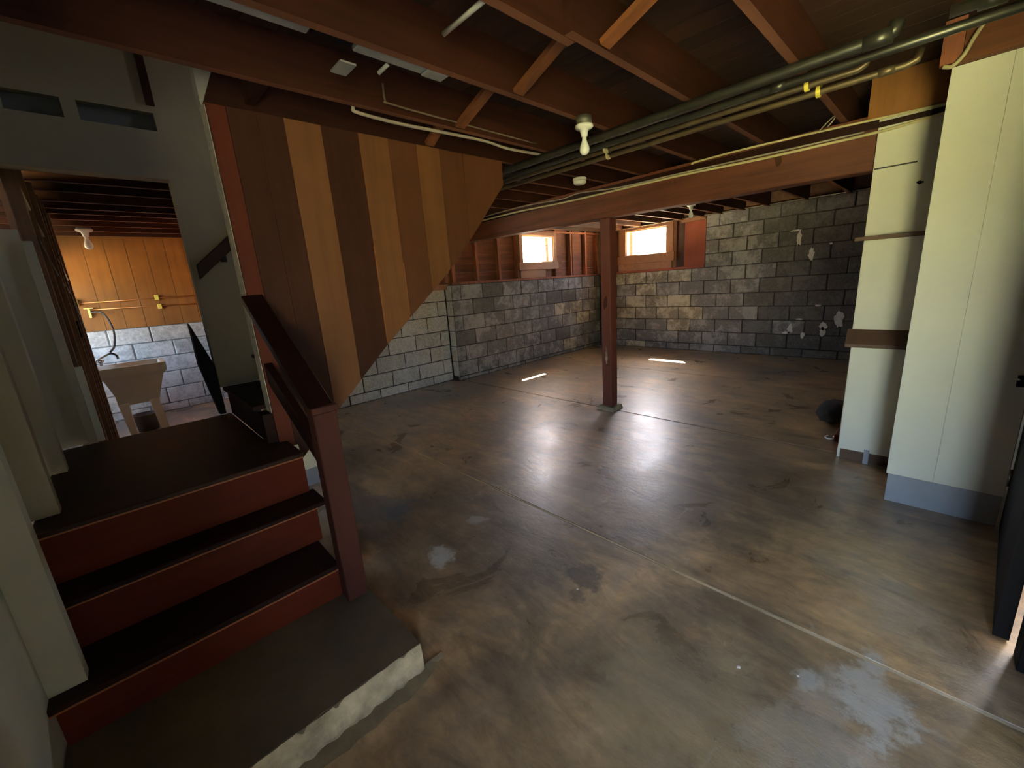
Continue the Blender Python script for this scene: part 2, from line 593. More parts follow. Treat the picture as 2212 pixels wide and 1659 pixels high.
def course(parent, axis, face, sgn, lo, hi, z0, z1, anchor, L, pick):
    k = math.floor((lo - anchor) / L)
    a = anchor + k * L
    while a < hi - 0.03:
        s, e = max(a, lo), min(a + L, hi)
        if e - s > 0.05:
            block(parent, axis, face, sgn, s, e, z0, z1, pick((s + e) / 2, (z0 + z1) / 2))
        a += L


def flake(name, axis, face, sgn, ca, cz, wd, ht, mat, parent, seed):
    """ragged flat patch where the coating has come off"""
    rr = random.Random(seed)
    bm = bmesh.new()
    n = 18
    F, Bk = [], []
    for k in range(n):
        t = 2 * math.pi * k / n
        q = rr.uniform(0.62, 1.08)
        a, z = ca + wd / 2 * q * math.cos(t), cz + ht / 2 * q * math.sin(t)
        for lst, d in ((F, 0.004), (Bk, -0.01)):
            lst.append(bm.verts.new((a, face + sgn * d, z) if axis == 'x' else (face + sgn * d, a, z)))
    bm.faces.new(F)
    bm.faces.new(Bk[::-1])
    for i in range(n):
        bm.faces.new((F[i], F[(i + 1) % n], Bk[(i + 1) % n], Bk[i]))
    return from_bm(name, bm, mat, parent)


# ================================================================== SETTING
JZ = 2.33          # underside of the joists
TOP = 2.53         # underside of the subfloor

# ---- floor: four pours with filled control joints between them
floor = struct(from_bm('floor', (lambda bm: (add_box(bm, (-0.6, 1.8), (-2.1, 8.0), (-0.30, -0.03)), add_box(bm, (1.8, 8.0), (-0.56, 8.0), (-0.30, -0.03)), bm)[-1])(bmesh.new()), DARKGAP))
xs = [-0.55, 1.745, 3.80, 5.815, 7.9]
for a, b in zip(xs, xs[1:]):
    box('slab', (a + 0.006, b - 0.006), (-1.94 if a < 1 else -0.55, 7.9), (-0.06, 0.0), FLOOR, floor, bev=0.004)
box('slab', (-1.0, -0.555), (3.46, 7.6), (-0.06, 0.0), FLOOR, floor)
for a, m in ((1.745, JOINT), (3.80, MORTAR_D), (5.815, MORTAR_D)):
    box('joint_strip', (a - 0.0062, a + 0.0062), (-0.55, 5.3), (-0.03, -0.001 if m is JOINT else -0.004), m, floor)

# ---- ceiling: subfloor boards over joists
ceil = struct(from_bm('ceiling', (lambda bm: (add_box(bm, (0.62, 7.76), (-0.57, 2.445), (TOP + 0.025, TOP + 0.10)),
                                             add_box(bm, (2.90, 7.76), (2.445, 3.505), (TOP + 0.025, TOP + 0.10)),
                                             add_box(bm, (0.62, 7.76), (3.505, 5.31), (TOP + 0.025, TOP + 0.10)),
                                             add_box(bm, (1.2, 4.6), (5.30, 5.52), (TOP + 0.025, TOP + 0.10)),
                                             add_box(bm, (-0.7, 0.62), (-0.57, 2.09), (TOP + 0.025, TOP + 0.10)),
                                             add_box(bm, (-0.7, 1.86), (-2.16, -0.56), (TOP + 0.025, TOP + 0.10)),
                                             add_box(bm, (-2.7, 1.8), (3.5, 8.2), (TOP + 0.025, TOP + 0.10)), bm)[-1])(bmesh.new()), SUBFLOOR))
x = -0.5
while x < 7.6:
    y1 = 5.25 if x > 2.9 else (2.44 if x > 0.62 else 2.09)
    box('plank', (x + 0.0015, x + 0.1365), (-1.94 if x < 1.7 else -0.55, y1), (TOP, TOP + 0.024), SUBFLOOR, ceil)
    if 0.62 < x < 2.9:
        box('plank', (x + 0.0015, x + 0.1365), (3.51, 5.25), (TOP, TOP + 0.024), SUBFLOOR, ceil)
    x += 0.138
JW = 0.038
joists = [(0.612, -0.45, 7.66), (1.585, -0.45, 7.66), (2.085, -0.45, 7.66), (2.43, 0.497, 7.66), (2.775, 2.75, 7.66), (3.06, 2.75, 7.66), (3.44, 2.75, 7.66),
          (3.84, 1.8, 7.66), (4.24, 1.8, 7.66), (4.64, 1.8, 7.66), (5.02, 1.8, 7.66)]


def joist(x0, x1, y0, y1, slant=0.0):
    """floor joist: stained sides, paler lower edge; SLANT cuts its left end on a slope"""
    bm = bmesh.new()
    vs = add_box(bm, (x0, x1), (y0, y1), (JZ, TOP - 0.001))
    for v in vs:
        if slant and v.co.x < x0 + 0.01 and v.co.z > JZ + 0.05:
            v.co.x += slant
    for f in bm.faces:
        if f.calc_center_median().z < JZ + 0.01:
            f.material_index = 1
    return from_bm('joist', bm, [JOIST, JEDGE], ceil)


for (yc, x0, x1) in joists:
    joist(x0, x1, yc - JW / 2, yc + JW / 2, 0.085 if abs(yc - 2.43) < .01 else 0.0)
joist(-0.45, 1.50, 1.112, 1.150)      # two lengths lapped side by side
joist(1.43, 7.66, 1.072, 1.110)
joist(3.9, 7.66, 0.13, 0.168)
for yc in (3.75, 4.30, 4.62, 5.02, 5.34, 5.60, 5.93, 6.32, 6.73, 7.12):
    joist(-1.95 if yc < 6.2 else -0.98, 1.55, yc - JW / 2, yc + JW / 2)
box('header', (0.66, 0.70), (2.105, 2.405), (JZ + 0.02, TOP - 0.001), JOIST, ceil)


def bridging(x, ya, yb, za, zb, wd=0.062):
    """one diagonal cross bridge between two joists, from (ya,za) to (yb,zb)"""
    d = Vector((0, yb - ya, zb - za)).normalized()
    q = Vector((0, -d.z, d.y)) * 0.011
    bm = bmesh.new()
    P = []
    for xx in (x - wd / 2, x + wd / 2):
        for (yy, zz) in ((ya, za), (yb, zb)):
            for s in (-1, 1):
                P.append(bm.verts.new((xx, yy + s * q.y, zz + s * q.z)))
    for qd in ((0, 1, 3, 2), (4, 6, 7, 5), (0, 4, 5, 1), (2, 3, 7, 6), (0, 2, 6, 4), (1, 5, 7, 3)):
        bm.faces.new([P[i] for i in qd])
    return from_bm('bridging', bm, BRIDGE, ceil)


bridging(1.63, 1.068, 0.636, JZ + 0.012, TOP - 0.03)
bridging(1.64, 1.564, 1.154, JZ + 0.012, TOP - 0.03)
bridging(1.66, 2.062, 1.608, JZ + 0.012, TOP - 0.03)
bridging(1.68, 2.408, 2.108, JZ + 0.012, TOP - 0.03)
bridging(1.62, 0.59, 0.10, JZ + 0.012, TOP - 0.03)

# ---- left wall (block, dark stretch and recessed light stretch, wood framing above)
YD, YL = 5.20, 5.36
wl = struct(from_bm('wall_left', (lambda bm: (add_box(bm, (3.76, 7.66), (YD + 0.009, YD + 0.30), (0, 1.485)),
                                             add_box(bm, (1.30, 3.75), (YL + 0.009, YL + 0.15), (0, 1.46)), bm)[-1])(bmesh.new()), MORTAR_D))
zd = [0.0, 0.06, 0.30, 0.54, 0.78, 1.015, 1.25, 1.482]
for i in range(7):
    L = 0.443
    course(wl, 'x', YD, -1, 3.755, 7.645, zd[i], zd[i + 1], 5.25 if i % 2 == 0 else 5.03, L, lambda a, z: BLK_PALE if (a > 6.3 and random.random() < 0.35) else (BLK_DARK if random.random() < .8 else BLK_SLATE))
zl = [0.0, 0.13, 0.35, 0.575, 0.80, 1.03, 1.25, 1.458]
for i in range(7):
    course(wl, 'x', YL, -1, 1.32, 3.74, zl[i], zl[i + 1], 2.694 if i % 2 == 1 else 2.923, 0.443, lambda a, z: BLK_LIGHT)
# end of the dark stretch: rough return face, quoin-like units
for i in range(1, 7):
    block(wl, 'y', 3.748, -1, YD + 0.012, YL + 0.005, zd[i], zd[i + 1], BLK_LIGHT)
box('sill_plate', (3.78, 7.652), (YD + 0.004, YD + 0.13), (1.485, 1.52), STUD, wl, bev=0.002)
box('sill_plate', (1.6, 3.78), (YL - 0.01, YL + 0.12), (1.46, 1.51), STUD, wl, bev=0.002)
# sheathing boards behind the studs
for z0, z1 in ((1.50, 1.66), (1.663, 1.79), (2.245, 2.36), (2.363, 2.53)):
    box('sheathing_board', (1.6, 7.66), (YD + 0.085, YD + 0.10), (z0, z1 - 0.003), SHEATH, wl)
for z0, z1 in ((1.793, 1.945), (1.947, 2.097), (2.099, 2.243)):
    box('sheathing_board', (1.6, 5.32), (YD + 0.085, YD + 0.10), (z0, z1), SHEATH, wl)
    box('sheathing_board', (6.165, 7.66), (YD + 0.085, YD + 0.10), (z0, z1), SHEATH, wl)
for xa, xb in ((3.80, 3.86), (4.283, 4.33), (4.76, 4.81), (5.20, 5.235), (6.68, 6.72), (7.165, 7.205), (7.56, 7.60), (3.66, 3.72), (3.3, 3.35)):
    box('stud', (xa, xb), (YD + 0.006, YD + 0.084), (1.521, 2.52), STUD, wl, bev=0.002)
box('stud', (6.25, 6.43), (YD + 0.03, YD + 0.084), (1.521, 2.52), SHEATH, wl)
box('stud', (6.80, 7.02), (YD + 0.05, YD + 0.084), (1.521, 2.52), SHEATH, wl)
box('outer_wall', (1.3, 4.4), (YL + 0.10, YL + 0.15), (1.45, 2.60), BRICKM, wl)
box('outer_wall', (1.3, 5.325), (YD + 0.1005, YD + 0.113), (1.42, 2.60), BRICKM, wl)
box('outer_wall', (6.16, 7.95), (YD + 0.1005, YD + 0.113), (1.42, 2.60), BRICKM, wl)
box('outer_wall', (5.325, 6.16), (YD + 0.1005, YD + 0.113), (1.49, 1.788), BRICKM, wl)
box('outer_wall', (5.325, 6.16), (YD + 0.1005, YD + 0.113), (2.238, 2.60), BRICKM, wl)
box('top_plate', (3.86, 7.64), (YD + 0.0, YD + 0.084), (2.30, JZ - 0.001), STUD, wl)

# ---- window in the left wall
REV = 0.112


def window(name, axis, face, lo, hi, z0, z1, sill, side, cas_lo, cas_hi, top):
    """hopper window in a timber rough opening; FACE is the room plane, the opening recedes outward"""
    def B(nm, a, d, z, m, par=None, bev=0.0):
        if axis == 'x':
            return box(nm, a, (face + d[0], face + d[1]), z, m, par, bev)
        return box(nm, (face + d[0], face + d[1]), a, z, m, par, bev)
    root = struct(B(name, (lo - 0.004, lo + 0.016), (0.0, REV), (z0, z1), WINFRAME))
    B('frame', (hi - 0.016, hi + 0.004), (0.0, REV), (z0, z1), WINFRAME, root)
    B('frame', (lo + 0.016, hi - 0.016), (0.0, REV), (z1 - 0.02, z1 + 0.004), WINFRAME, root)
    B('frame', (lo + 0.016, hi - 0.016), (0.0, REV), (z0 - 0.004, z0 + 0.006), WINFRAME, root)
    g = B('pane', (lo + 0.016, hi - 0.016), (REV - 0.035, REV - 0.031), (z0 + 0.006, z1 - 0.02), GLASS, root)
    B('casing', (cas_lo, lo - 0.004), (-0.022, 0.0), (z0 - 0.005, top), CASING, root, 0.003)
    B('casing', (hi + 0.004, cas_hi), (-0.022, 0.0), (z0 - 0.005, top), CASING, root, 0.003)
    B('head_board', (lo - 0.004, hi + 0.004), (-0.020, 0.0), (z1 + 0.004, top), CASING, root, 0.003)
    B('sill_board', (cas_lo - 0.03, cas_hi + 0.03), (-0.034, 0.004), (sill, z0 - 0.006), CASING, root, 0.004)
    return root


w1 = window('window_1', 'x', YD, 5.33, 6.15, 1.79, 2.236, 1.655, -1, 5.24, 6.23, 2.30)
box('apron_board', (5.27, 5.92), (YD + 0.0, YD + 0.03), (1.522, 1.652), CASING, w1, 0.002)

# bricks of the outer reveal, seen through the pane
box('brick_mortar', (6.08, 6.20), (YD + 0.119, YD + 0.225), (1.70, 2.30), MORTAR_L, w1)
for k in range(6):
    box('brick', (6.075, 6.19), (YD + 0.116, YD + 0.22), (1.79 + k * 0.078, 1.858 + k * 0.078), BRICKM, w1, 0.004)

# ---- right wall
XR = 7.65
wr = struct(from_bm('wall_right', (lambda bm: (add_box(bm, (XR + 0.009, XR + 0.32), (-0.9, 5.5), (0, 1.485)),
                                              add_box(bm, (XR + 0.009, XR + 0.32), (-0.9, 3.025), (1.485, 2.352)), bm)[-1])(bmesh.new()), MORTAR_D))
zr = [0.0, 0.13, 0.355, 0.58, 0.805, 1.03, 1.26, 1.484, 1.71, 1.93, 2.15, 2.352]


def pick_r(a, z):
    s = noise.noise(Vector((a * 1.3, z * 1.6, 3.1)))
    if a > 3.1:
        return BLK_PALE if (z > 0.6 and s + 0.5 > 0.3) or s > 0.25 else BLK_DARK
    if a > 2.3:
        return BLK_PALE if s > 0.35 else BLK_DARK
    return BLK_DARK if s > 0.15 and a > 1.6 else BLK_SLATE


for i in range(11):
    hi = 5.19 if i < 7 else 3.02
    course(wr, 'y', XR, -1, -0.38, hi, zr[i], zr[i + 1], 3.245 if i % 2 == 0 else 3.02, 0.444, pick_r)
for k, (a, z, wd, ht) in enumerate(((1.645, 1.81, 0.075, 0.23), (1.70, 1.925, 0.15, 0.025), (1.475, 1.55, 0.085, 0.22), (1.055, 0.60, 0.13, 0.26), (1.235, 0.50, 0.11, 0.13), (1.235, 0.41, 0.08, 0.16),
                                    (1.655, 0.44, 0.08, 0.17), (1.70, 0.385, 0.15, 0.04), (1.33, 0.808, 0.08, 0.03), (1.545, 0.60, 0.10, 0.025), (1.485, 0.345, 0.06, 0.12), (1.25, 1.69, 0.05, 0.03))):
    flake('bare_patch', 'y', XR, -1, a, z, wd, ht, FLAKE, wr, 50 + k)
box('sill_plate', (XR + 0.004, XR + 0.13), (3.03, 5.19), (1.485, 1.525), RED_SHEET, wr, bev=0.002)
box('sheathing_sheet', (XR + 0.045, XR + 0.06), (3.03, 3.405), (1.526, 2.345), RED_SHEET, wr)
box('nailer', (XR - 0.005, XR + 0.05), (3.03, 3.46), (2.285, 2.345), CASING, wr, bev=0.002)
box('stud', (XR + 0.0, XR + 0.09), (4.80, 4.845), (1.526, 2.33), STUD, wr, bev=0.002)
box('stud', (XR + 0.06, XR + 0.10), (3.41, 3.56), (1.526, 2.33), B_DARK, wr)
box('stud', (XR + 0.02, XR + 0.10), (4.90, 5.15), (1.526, 2.33), SHEATH, wr)
box('outer_wall', (XR + 0.1005, XR + 0.113), (3.02, 3.715), (1.42, 2.60), BRICKM, wr)
box('outer_wall', (XR + 0.1005, XR + 0.113), (4.575, 5.5), (1.42, 2.60), BRICKM, wr)
box('outer_wall', (XR + 0.1005, XR + 0.113), (3.715, 4.575), (1.49, 1.818), BRICKM, wr)
box('outer_wall', (XR + 0.1005, XR + 0.113), (3.715, 4.575), (2.278, 2.60), BRICKM, wr)
box('outer_wall', (XR + 0.05, XR + 0.30), (-0.9, 3.02), (2.352, 2.60), BRICKM, wr)
box('rim_plate', (XR - 0.03, XR + 0.05), (-0.4, 5.19), (2.354, 2.376), JOIST, wr)
w2 = window('window_2', 'y', XR, 3.725, 4.565, 1.82, 2.278, 1.655, -1, 3.59, 4.71, 2.345)
box('apron_board', (XR + 0.0, XR + 0.03), (3.62, 4.62), (1.526, 1.652), CASING, w2, 0.002)
box('brick_mortar', (XR + 0.119, XR + 0.225), (4.495, 4.61), (1.74, 2.32), MORTAR_L, w2)
for k in range(6):
    box('brick', (XR + 0.116, XR + 0.22), (4.49, 4.605), (1.82 + k * 0.078, 1.888 + k * 0.078), BRICKM, w2, 0.004)

# ---- behind the camera: back wall, a short partition at the right, the outside doorway in the left wall
wb = struct(from_bm('wall_back', (lambda bm: (add_box(bm, (-0.70, 1.85), (-2.15, -1.95), (0, 2.6)), add_box(bm, (1.75, 1.85), (-1.95, -0.56), (0, 2.6)), bm)[-1])(bmesh.new()), WHITE2))
struct(from_bm('wall_short_right', (lambda bm: (add_box(bm, (1.34, 2.115), (-0.56, -0.42), (0, 2.6)), add_box(bm, (3.15, 8.0), (-0.56, -0.42), (0, 2.6)), add_box(bm, (2.115, 3.15), (-0.56, -0.42), (2.04, 2.6)), bm)[-1])(bmesh.new()), WHITE2))

# ---- near left wall and the side-door jambs along the stairs
wn = struct(from_bm('wall_near', (lambda bm: (add_box(bm, (-0.55, -0.40), (-0.35, 1.79), (-0.02, 3.35)),
                                             add_box(bm, (-0.55, -0.40), (-1.96, -1.35), (-0.02, 2.6)),
                                             add_box(bm, (-0.55, -0.40), (-1.35, -0.35), (2.06, 2.6)), bm)[-1])(bmesh.new()), WHITE2))
box('wall_end', (-0.55, -0.312), (1.79, 1.85), (0.289, 3.35), WHITE2, wn)
t1 = struct(box('trim_1', (-0.55, -0.309), (2.285, 2.345), (0.702, 3.35), JAMBW, bev=0.002))
t2 = struct(box('trim_2', (-0.55, -0.32), (2.89, 2.95), (0.702, 3.35), JAMBW, bev=0.002))
wall_box('door_1', (-0.44, -0.395), (2.347, 2.888), (0.702, 2.75), JAMBW)
ws = wall_box('wall_side', (-0.55, -0.385), (1.852, 2.283), (0.30, 3.35), JAMBW)
box('wall_side_piece', (-0.55, -0.385), (2.952, 3.42), (0.702, 3.35), JAMBW, ws)
box('wall_side_piece', (-0.55, -0.405), (2.347, 2.888), (2.76, 3.35), JAMBW, ws)
t3 = struct(box('trim_3', (-0.50, -0.262), (3.425, 3.445), (0.702, 1.90), JAMBW))
t4 = struct(box('trim_4', (-0.260, -0.222), (3.40, 3.44), (0.69, 1.84), JAMBW))
t5 = struct(box('trim_5', (-0.221, -0.190), (3.40, 3.43), (0.705, 1.155), WHITE))

# ---- stairwell far wall with two recessed openings, above the laundry
YS = 3.40
wsw = struct(from_bm('wall_stairwell', (lambda bm: (
    add_box(bm, (-0.55, 0.43), (YS, YS + 0.10), (2.21, 2.475)),
    add_box(bm, (-0.55, 0.43), (YS, YS + 0.10), (2.572, 3.35)),
    add_box(bm, (0.044, 0.105), (YS, YS + 0.10), (2.475, 2.572)),
    add_box(bm, (-0.55, -0.17), (YS, YS + 0.10), (2.475, 2.572)),
    add_box(bm, (0.43, 2.9), (YS, YS + 0.10), (2.3, 3.35)),
    bm)[-1])(bmesh.new()), STAIRW))
box('niche_back', (-0.17, 0.044), (YS + 0.05, YS + 0.095), (2.475, 2.572), SLOT, wsw)
box('niche_back', (0.105, 0.43), (YS + 0.05, YS + 0.095), (2.475, 2.572), SLOT, wsw)
prism('wall_sheet', [(0.43, 0.892), (0.66, 0.892), (0.70, 0.95), (2.35, 2.30), (0.43, 2.30)], YS, YS + 0.09, 'y', STAIRW, wsw)
box('batten', (0.405, 0.445), (YS - 0.02, YS), (2.61, 3.3), RAIL, wsw)
# white-painted skirt wall under the stairs, grey along the foot
sk = wall_box('wall_under_stair', (0.56, 1.02), (3.33, 3.39), (0.135, 0.60), WHITE)
box('grey_foot', (0.56, 1.02), (3.325, 3.39), (0.0, 0.134), GREYBASE, sk)
# stair side wall: drywall behind the sheathing boards, cut end towards the landing
wst = struct(prism('wall_stair', [(0.500, 0.862), (0.90, 0.872), (1.22, 1.17), (1.70, 1.55), (2.28, 2.17), (2.28, 2.3285), (0.500, 2.3285)], 2.433, 2.535, 'y', CREAM_EDGE))
box('base_block', (0.456, 0.545), (2.434, 2.5435), (0.0, 0.861), TREAD, wst)
prism('wall_sheet', [(0.490, 2.329), (0.60, 2.329), (0.60, 3.3), (0.490, 3.3)], 2.4495, 2.53, 'y', WHITE2, wst)

# ---- laundry room shell
YB = 7.60
wf = wall_box('wall_far', (-2.0, 1.6), (YB + 0.009, YB + 0.25), (0, 2.55), MORTAR_L)
zf = [0.0, 0.11, 0.335, 0.56, 0.785, 1.0, 1.215]
for i in range(6):
    course(wf, 'x', YB, -1, -0.9, 1.5, zf[i], zf[i + 1], 0.33 if i % 2 == 1 else 0.11, 0.435, lambda a, z: BLK_LAUNDRY)
x = -0.9
while x < 1.5:
    box('siding_board', (x + 0.002, x + 0.20), (YB - 0.012, YB + 0.008), (1.217, 2.53), SIDING, wf)
    x += 0.202
wlr = wall_box('wall_laundry_right', (1.45, 1.60), (5.62, 7.62), (0, 2.55), SIDING)
wll = struct(from_bm('wall_laundry_left', (lambda bm: (
    add_box(bm, (-1.12, -1.0), (3.5, 6.30), (0, 2.55)),
    add_box(bm, (-1.12, -1.0), (7.45, 7.62), (0, 2.55)),
    add_box(bm, (-1.12, -1.0), (6.30, 7.45), (0, 0.98)),
    add_box(bm, (-1.12, -1.0), (6.30, 7.45), (2.0, 2.55)), bm)[-1])(bmesh.new()), MORTAR_L))
portal('portal_window_laundry', (-1.13, 6.875, 1.49), (1, 0, 0), 1.15, 1.02)

# rough plank partition at the left of the laundry
wp = wall_box('wall_partition', (-0.285, -0.262), (3.46, 5.60), (0.0, 2.32), ROUGHW)
yy = 3.52
while yy < 5.6:
    box('stud', (-0.262, -0.205 + random.uniform(-.01, .006)), (yy, yy + 0.05), (0.0, 2.32), ROUGHW, wp)
    yy += 0.40
for yy in (3.75, 4.2, 4.9, 5.3):
    box('plank', (-0.261, -0.238), (yy, yy + 0.13), (0.0, 2.1 + random.uniform(-.2, .2)), ROUGHW, wp)
tube('wire', [(-0.225, 3.6, 2.2), (-0.222, 4.2, 2.0), (-0.225, 5.0, 1.9), (-0.22, 5.5, 1.75)], 0.008, CABLE, wp, 8, curve=True)
tube('wire', [(-0.215, 3.7, 1.9), (-0.212, 4.4, 1.7), (-0.215, 5.2, 1.6), (-0.21, 5.5, 1.3)], 0.006, BOXM, wp, 8, curve=True)
box('junction_box', (-0.235, -0.19), (4.35, 4.45), (1.28, 1.40), BLACK, wp)

# stairwell lid above the opening, out of the picture
struct(from_bm('ceiling_stairwell', (lambda bm: (add_box(bm, (-0.6, 3.0), (2.0, 3.6), (3.36, 3.44)), add_box(bm, (2.9, 3.0), (2.45, 3.5), (2.56, 3.36)), add_box(bm, (-0.6, 3.0), (2.04, 2.085), (2.64, 3.36)), bm)[-1])(bmesh.new()), B_DARK))

# ---- outdoors
g0 = wall_box('ground_drive', (-30, -0.56), (-30, 0.2), (-0.4, -0.03), DRIVE)
box('side_drive', (1.86, 7.9), (-30, -0.57), (-0.4, -0.031), DRIVE, g0)
box('added_sky_screen', (1.86, 7.9), (-1.45, -1.30), (-0.03, 2.55), CREAM_EDGE, g0)  # added unseen wall; screens sky light from the door gap
box('added_sun_shade', (1.87, 7.9), (-1.12, -0.575), (2.56, 2.62), JOIST, g0)  # added unseen overhang; keeps sun off the screen wall
box('lawn_patch', (-30, -2.2), (-30, 0.2), (-0.03, -0.015), GRASS, g0)
g1 = struct(from_bm('ground_yard', (lambda bm: (add_box(bm, (8.0, 40), (-20, 40), (0.8, 1.45)), add_box(bm, (-30, 8.0), (8.0, 40), (0.4, 1.40)), add_box(bm, (1.65, 8.0), (5.62, 8.0), (0.4, 1.448)), bm)[-1])(bmesh.new()), DRIVE))
box('added_dark_ground', (1.66, 12.0), (5.63, 9.5), (1.449, 1.46), SOIL, g1)  # added unseen strip; darker ground to cut upward light near the window
box('added_dark_ground', (8.01, 12.0), (-6, 5.62), (1.452, 1.462), SOIL, g1)  # added unseen dark strip outside the right wall, for the same effect
g2 = struct(from_bm('ground_side', (lambda bm: (add_box(bm, (-30, -1.3), (0.25, 8.0), (0.2, 0.85)), bm)[-1])(bmesh.new()), SOIL))

# ================================================================== STAIRS
Z1, Z2, Z3, ZP = 0.288, 0.484, 0.70, 0.128
Y1, Y2, Y3 = 1.745, 1.995, 2.15
XL, XRt = -0.39, 0.482

pad = empty('concrete_pad', (0.1, 1.6, 0))
bm = bmesh.new()
add_box(bm, (-0.395, 0.582), (1.245, 2.0), (0.0, ZP))
bmesh.ops.subdivide_edges(bm, edges=[e for e in bm.edges if abs(e.verts[0].co.x - e.verts[1].co.x) > 0.5], cuts=26)
for v in bm.verts:
    if v.co.y < 1.3 and v.co.z > 0.1:
        v.co.y += random.uniform(-0.004, 0.007)
        v.co.z -= random.uniform(0, 0.004)
from_bm('top_slab', bm, PAD, pad)
bm = bmesh.new()
n = 40
F = []
for k in range(n + 1):
    xx = -0.395 + 0.977 * k / n
    F.append([bm.verts.new((xx, 1.247 + random.uniform(-.004, .002), ZP - 0.004)), bm.verts.new((xx, 1.235 + random.uniform(-.006, .004), 0.075)),
              bm.verts.new((xx, 1.232 + random.uniform(-.008, .006), 0.03)), bm.verts.new((xx, 1.236 + random.uniform(-.006, .006), 0.0))])
for a, b in zip(F, F[1:]):
    for j in range(3):
        bm.faces.new((a[j], b[j], b[j + 1], a[j + 1]))
from_bm('broken_edge', bm, PADFACE, pad)
bm = bmesh.new()
prev = None
for k in range(34):
    xx = -0.39 + 1.06 * k / 33
    wdt = 0.055 + 0.022 * noise.noise(Vector((xx * 5, 1, 2))) + random.uniform(-.006, .006) - (0.05 * max(0, (k - 27) / 6))
    cur = (bm.verts.new((xx, 1.25, 0.012)), bm.verts.new((xx, 1.235 - max(wdt, 0.004), 0.0015)))
    if prev:
        bm.faces.new((prev[0], cur[0], cur[1], prev[1]))
    prev = cur
from_bm('mortar_skirt', bm, SKIRT, pad)
tag(pad, 'low rough-edged concrete pad under the bottom stair step', 'concrete step')

st = empty('basement_stair', (0.05, 2.0, ZP))
box('riser', (XL, XRt + 0.01), (Y1, Y1 + 0.02), (ZP, Z1 - 0.022), STAIR, st)
box('tread', (XL - 0.015, XRt + 0.01), (Y1 - 0.015, Y2 + 0.02), (Z1 - 0.022, Z1), TREAD, st, 0.004)
box('riser', (XL + 0.01, XRt + 0.03), (Y2, Y2 + 0.02), (Z1, Z2 - 0.022), STAIR, st)
box('tread', (XL + 0.01, 0.56), (Y2 - 0.015, Y3 + 0.02), (Z2 - 0.022, Z2), TREAD, st, 0.004)
box('riser', (XL + 0.01, 0.535), (Y3, Y3 + 0.02), (Z2, Z3 - 0.024), STAIR, st)
for (yf, zt, xa, xb) in ((Y1, Z1, XL - .012, XRt + .008), (Y2, Z2, XL + .012, XRt + .03), (Y3, Z3, XL + .012, .533)):
    box('nosing', (xa, xb), (yf - 0.0172, yf - 0.012), (zt - 0.025, zt - 0.019), NOSE, st)
ld = prism('landing', [(XL + 0.01, Y3 - 0.015), (0.54, Y3 - 0.015), (0.54, 2.404), (0.497, 2.404), (0.497, 2.4325), (0.455, 2.4325), (0.455, YS - 0.004), (XL + 0.01, YS - 0.004)], Z3 - 0.024, Z3, 'z', LANDING, st, 0.003)
box('landing_skirt', (0.50, 0.53), (Y3 + 0.02, 2.402), (0.0, Z3 - 0.026), STAIR, st)
tag(st, 'short red-brown wooden stair climbing to the dark side-door landing', 'stairs')

us = empty('upper_stair', (1.2, 2.98, Z3))
xa, za = 0.46, Z3
for k in range(9):
    rise, run = 0.192, 0.212
    box('riser', (xa, xa + 0.018), (2.545, YS - 0.005), (za, za + rise - 0.022), TREAD, us)
    box('tread', (xa - 0.02, xa + run + 0.02), (2.545, YS - 0.005), (za + rise - 0.022, za + rise), TREAD, us)
    xa += run
    za += rise
prism('soffit_board', [(0.62, 0.62), (2.30, 2.16), (2.30, 2.18), (0.62, 0.645)], 2.54, YS - 0.01, 'y', B_MID, us)
tag(us, 'dark wooden upper stair rising behind the board-clad side from the landing', 'stairs')

# board cladding of the stair side, cut along the stair slope
sh = empty('stair_cladding', (1.3, 2.42, 1.0))
edges = [0.502, 0.578, 0.70, 0.822, 1.004, 1.208, 1.39, 1.582, 1.752, 1.945, 2.13, 2.312]
mats = [B_RED, B_DARK, B_DARK, B_TAN, B_DARK, B_TAN, B_MID, B_TAN, B_MID, B_MID, B_MID]
dz = [(0.50, 0.66), (0.595, 0.66), (0.60, 0.572), (0.85, 0.805), (1.22, 1.138), (1.70, 1.527), (1.885, 1.70), (2.08, 1.91), (2.312, 2.167)]


def diag(xx):
    for (a, za), (b, zb) in zip(dz, dz[1:]):
        if a <= xx <= b:
            return za + (zb - za) * (xx - a) / max(b - a, 1e-6)
    return dz[-1][1]


for i, (a, b) in enumerate(zip(edges, edges[1:])):
    inner = [p for p in dz if a + 0.0008 < p[0] < b - 0.0008]
    pts = [(a + 0.0008, diag(a + 0.0008))] + inner + [(b - 0.0008, diag(b - 0.0008))]
    poly = pts + [(b - 0.0008, 2.3285), (a + 0.0008, 2.3285)]
    prism('board', poly, 2.412 - 0.002 * (i % 2), 2.432, 'y', mats[i], sh)
for i in (4, 5):
    box('joint_bead', (edges[i + 1] - 0.003, edges[i + 1] + 0.003), (2.4065, 2.4125), (diag(edges[i + 1]) + 0.02, 1.72 if i == 4 else 1.62), NOSE, sh)
tag(sh, 'tall brown vertical board cladding with sloped lower edge on the stair side', 'wall cladding')

# railing
rl = empty('stair_railing', (0.525, 1.73, ZP))
box('newel_post', (0.480, 0.570), (1.665, 1.741), (ZP, 1.0), NEWEL, rl, 0.004)
box('newel_cap', (0.474, 0.578), (1.655, 1.745), (1.0, 1.028), NEWEL, rl, 0.003)
prism('top_rail', [(1.675, 1.028), (2.405, 1.482), (2.405, 1.440), (1.75, 1.028)], 0.472, 0.568, 'x', RAIL, rl, 0.003)
prism('lower_rail', [(1.742, 0.80), (2.405, 1.135), (2.405, 1.03), (1.742, 0.70)], 0.508, 0.546, 'x', RAIL, rl, 0.003)
tag(rl, 'dark red wooden handrail with square newel post beside the bottom steps', 'railing')

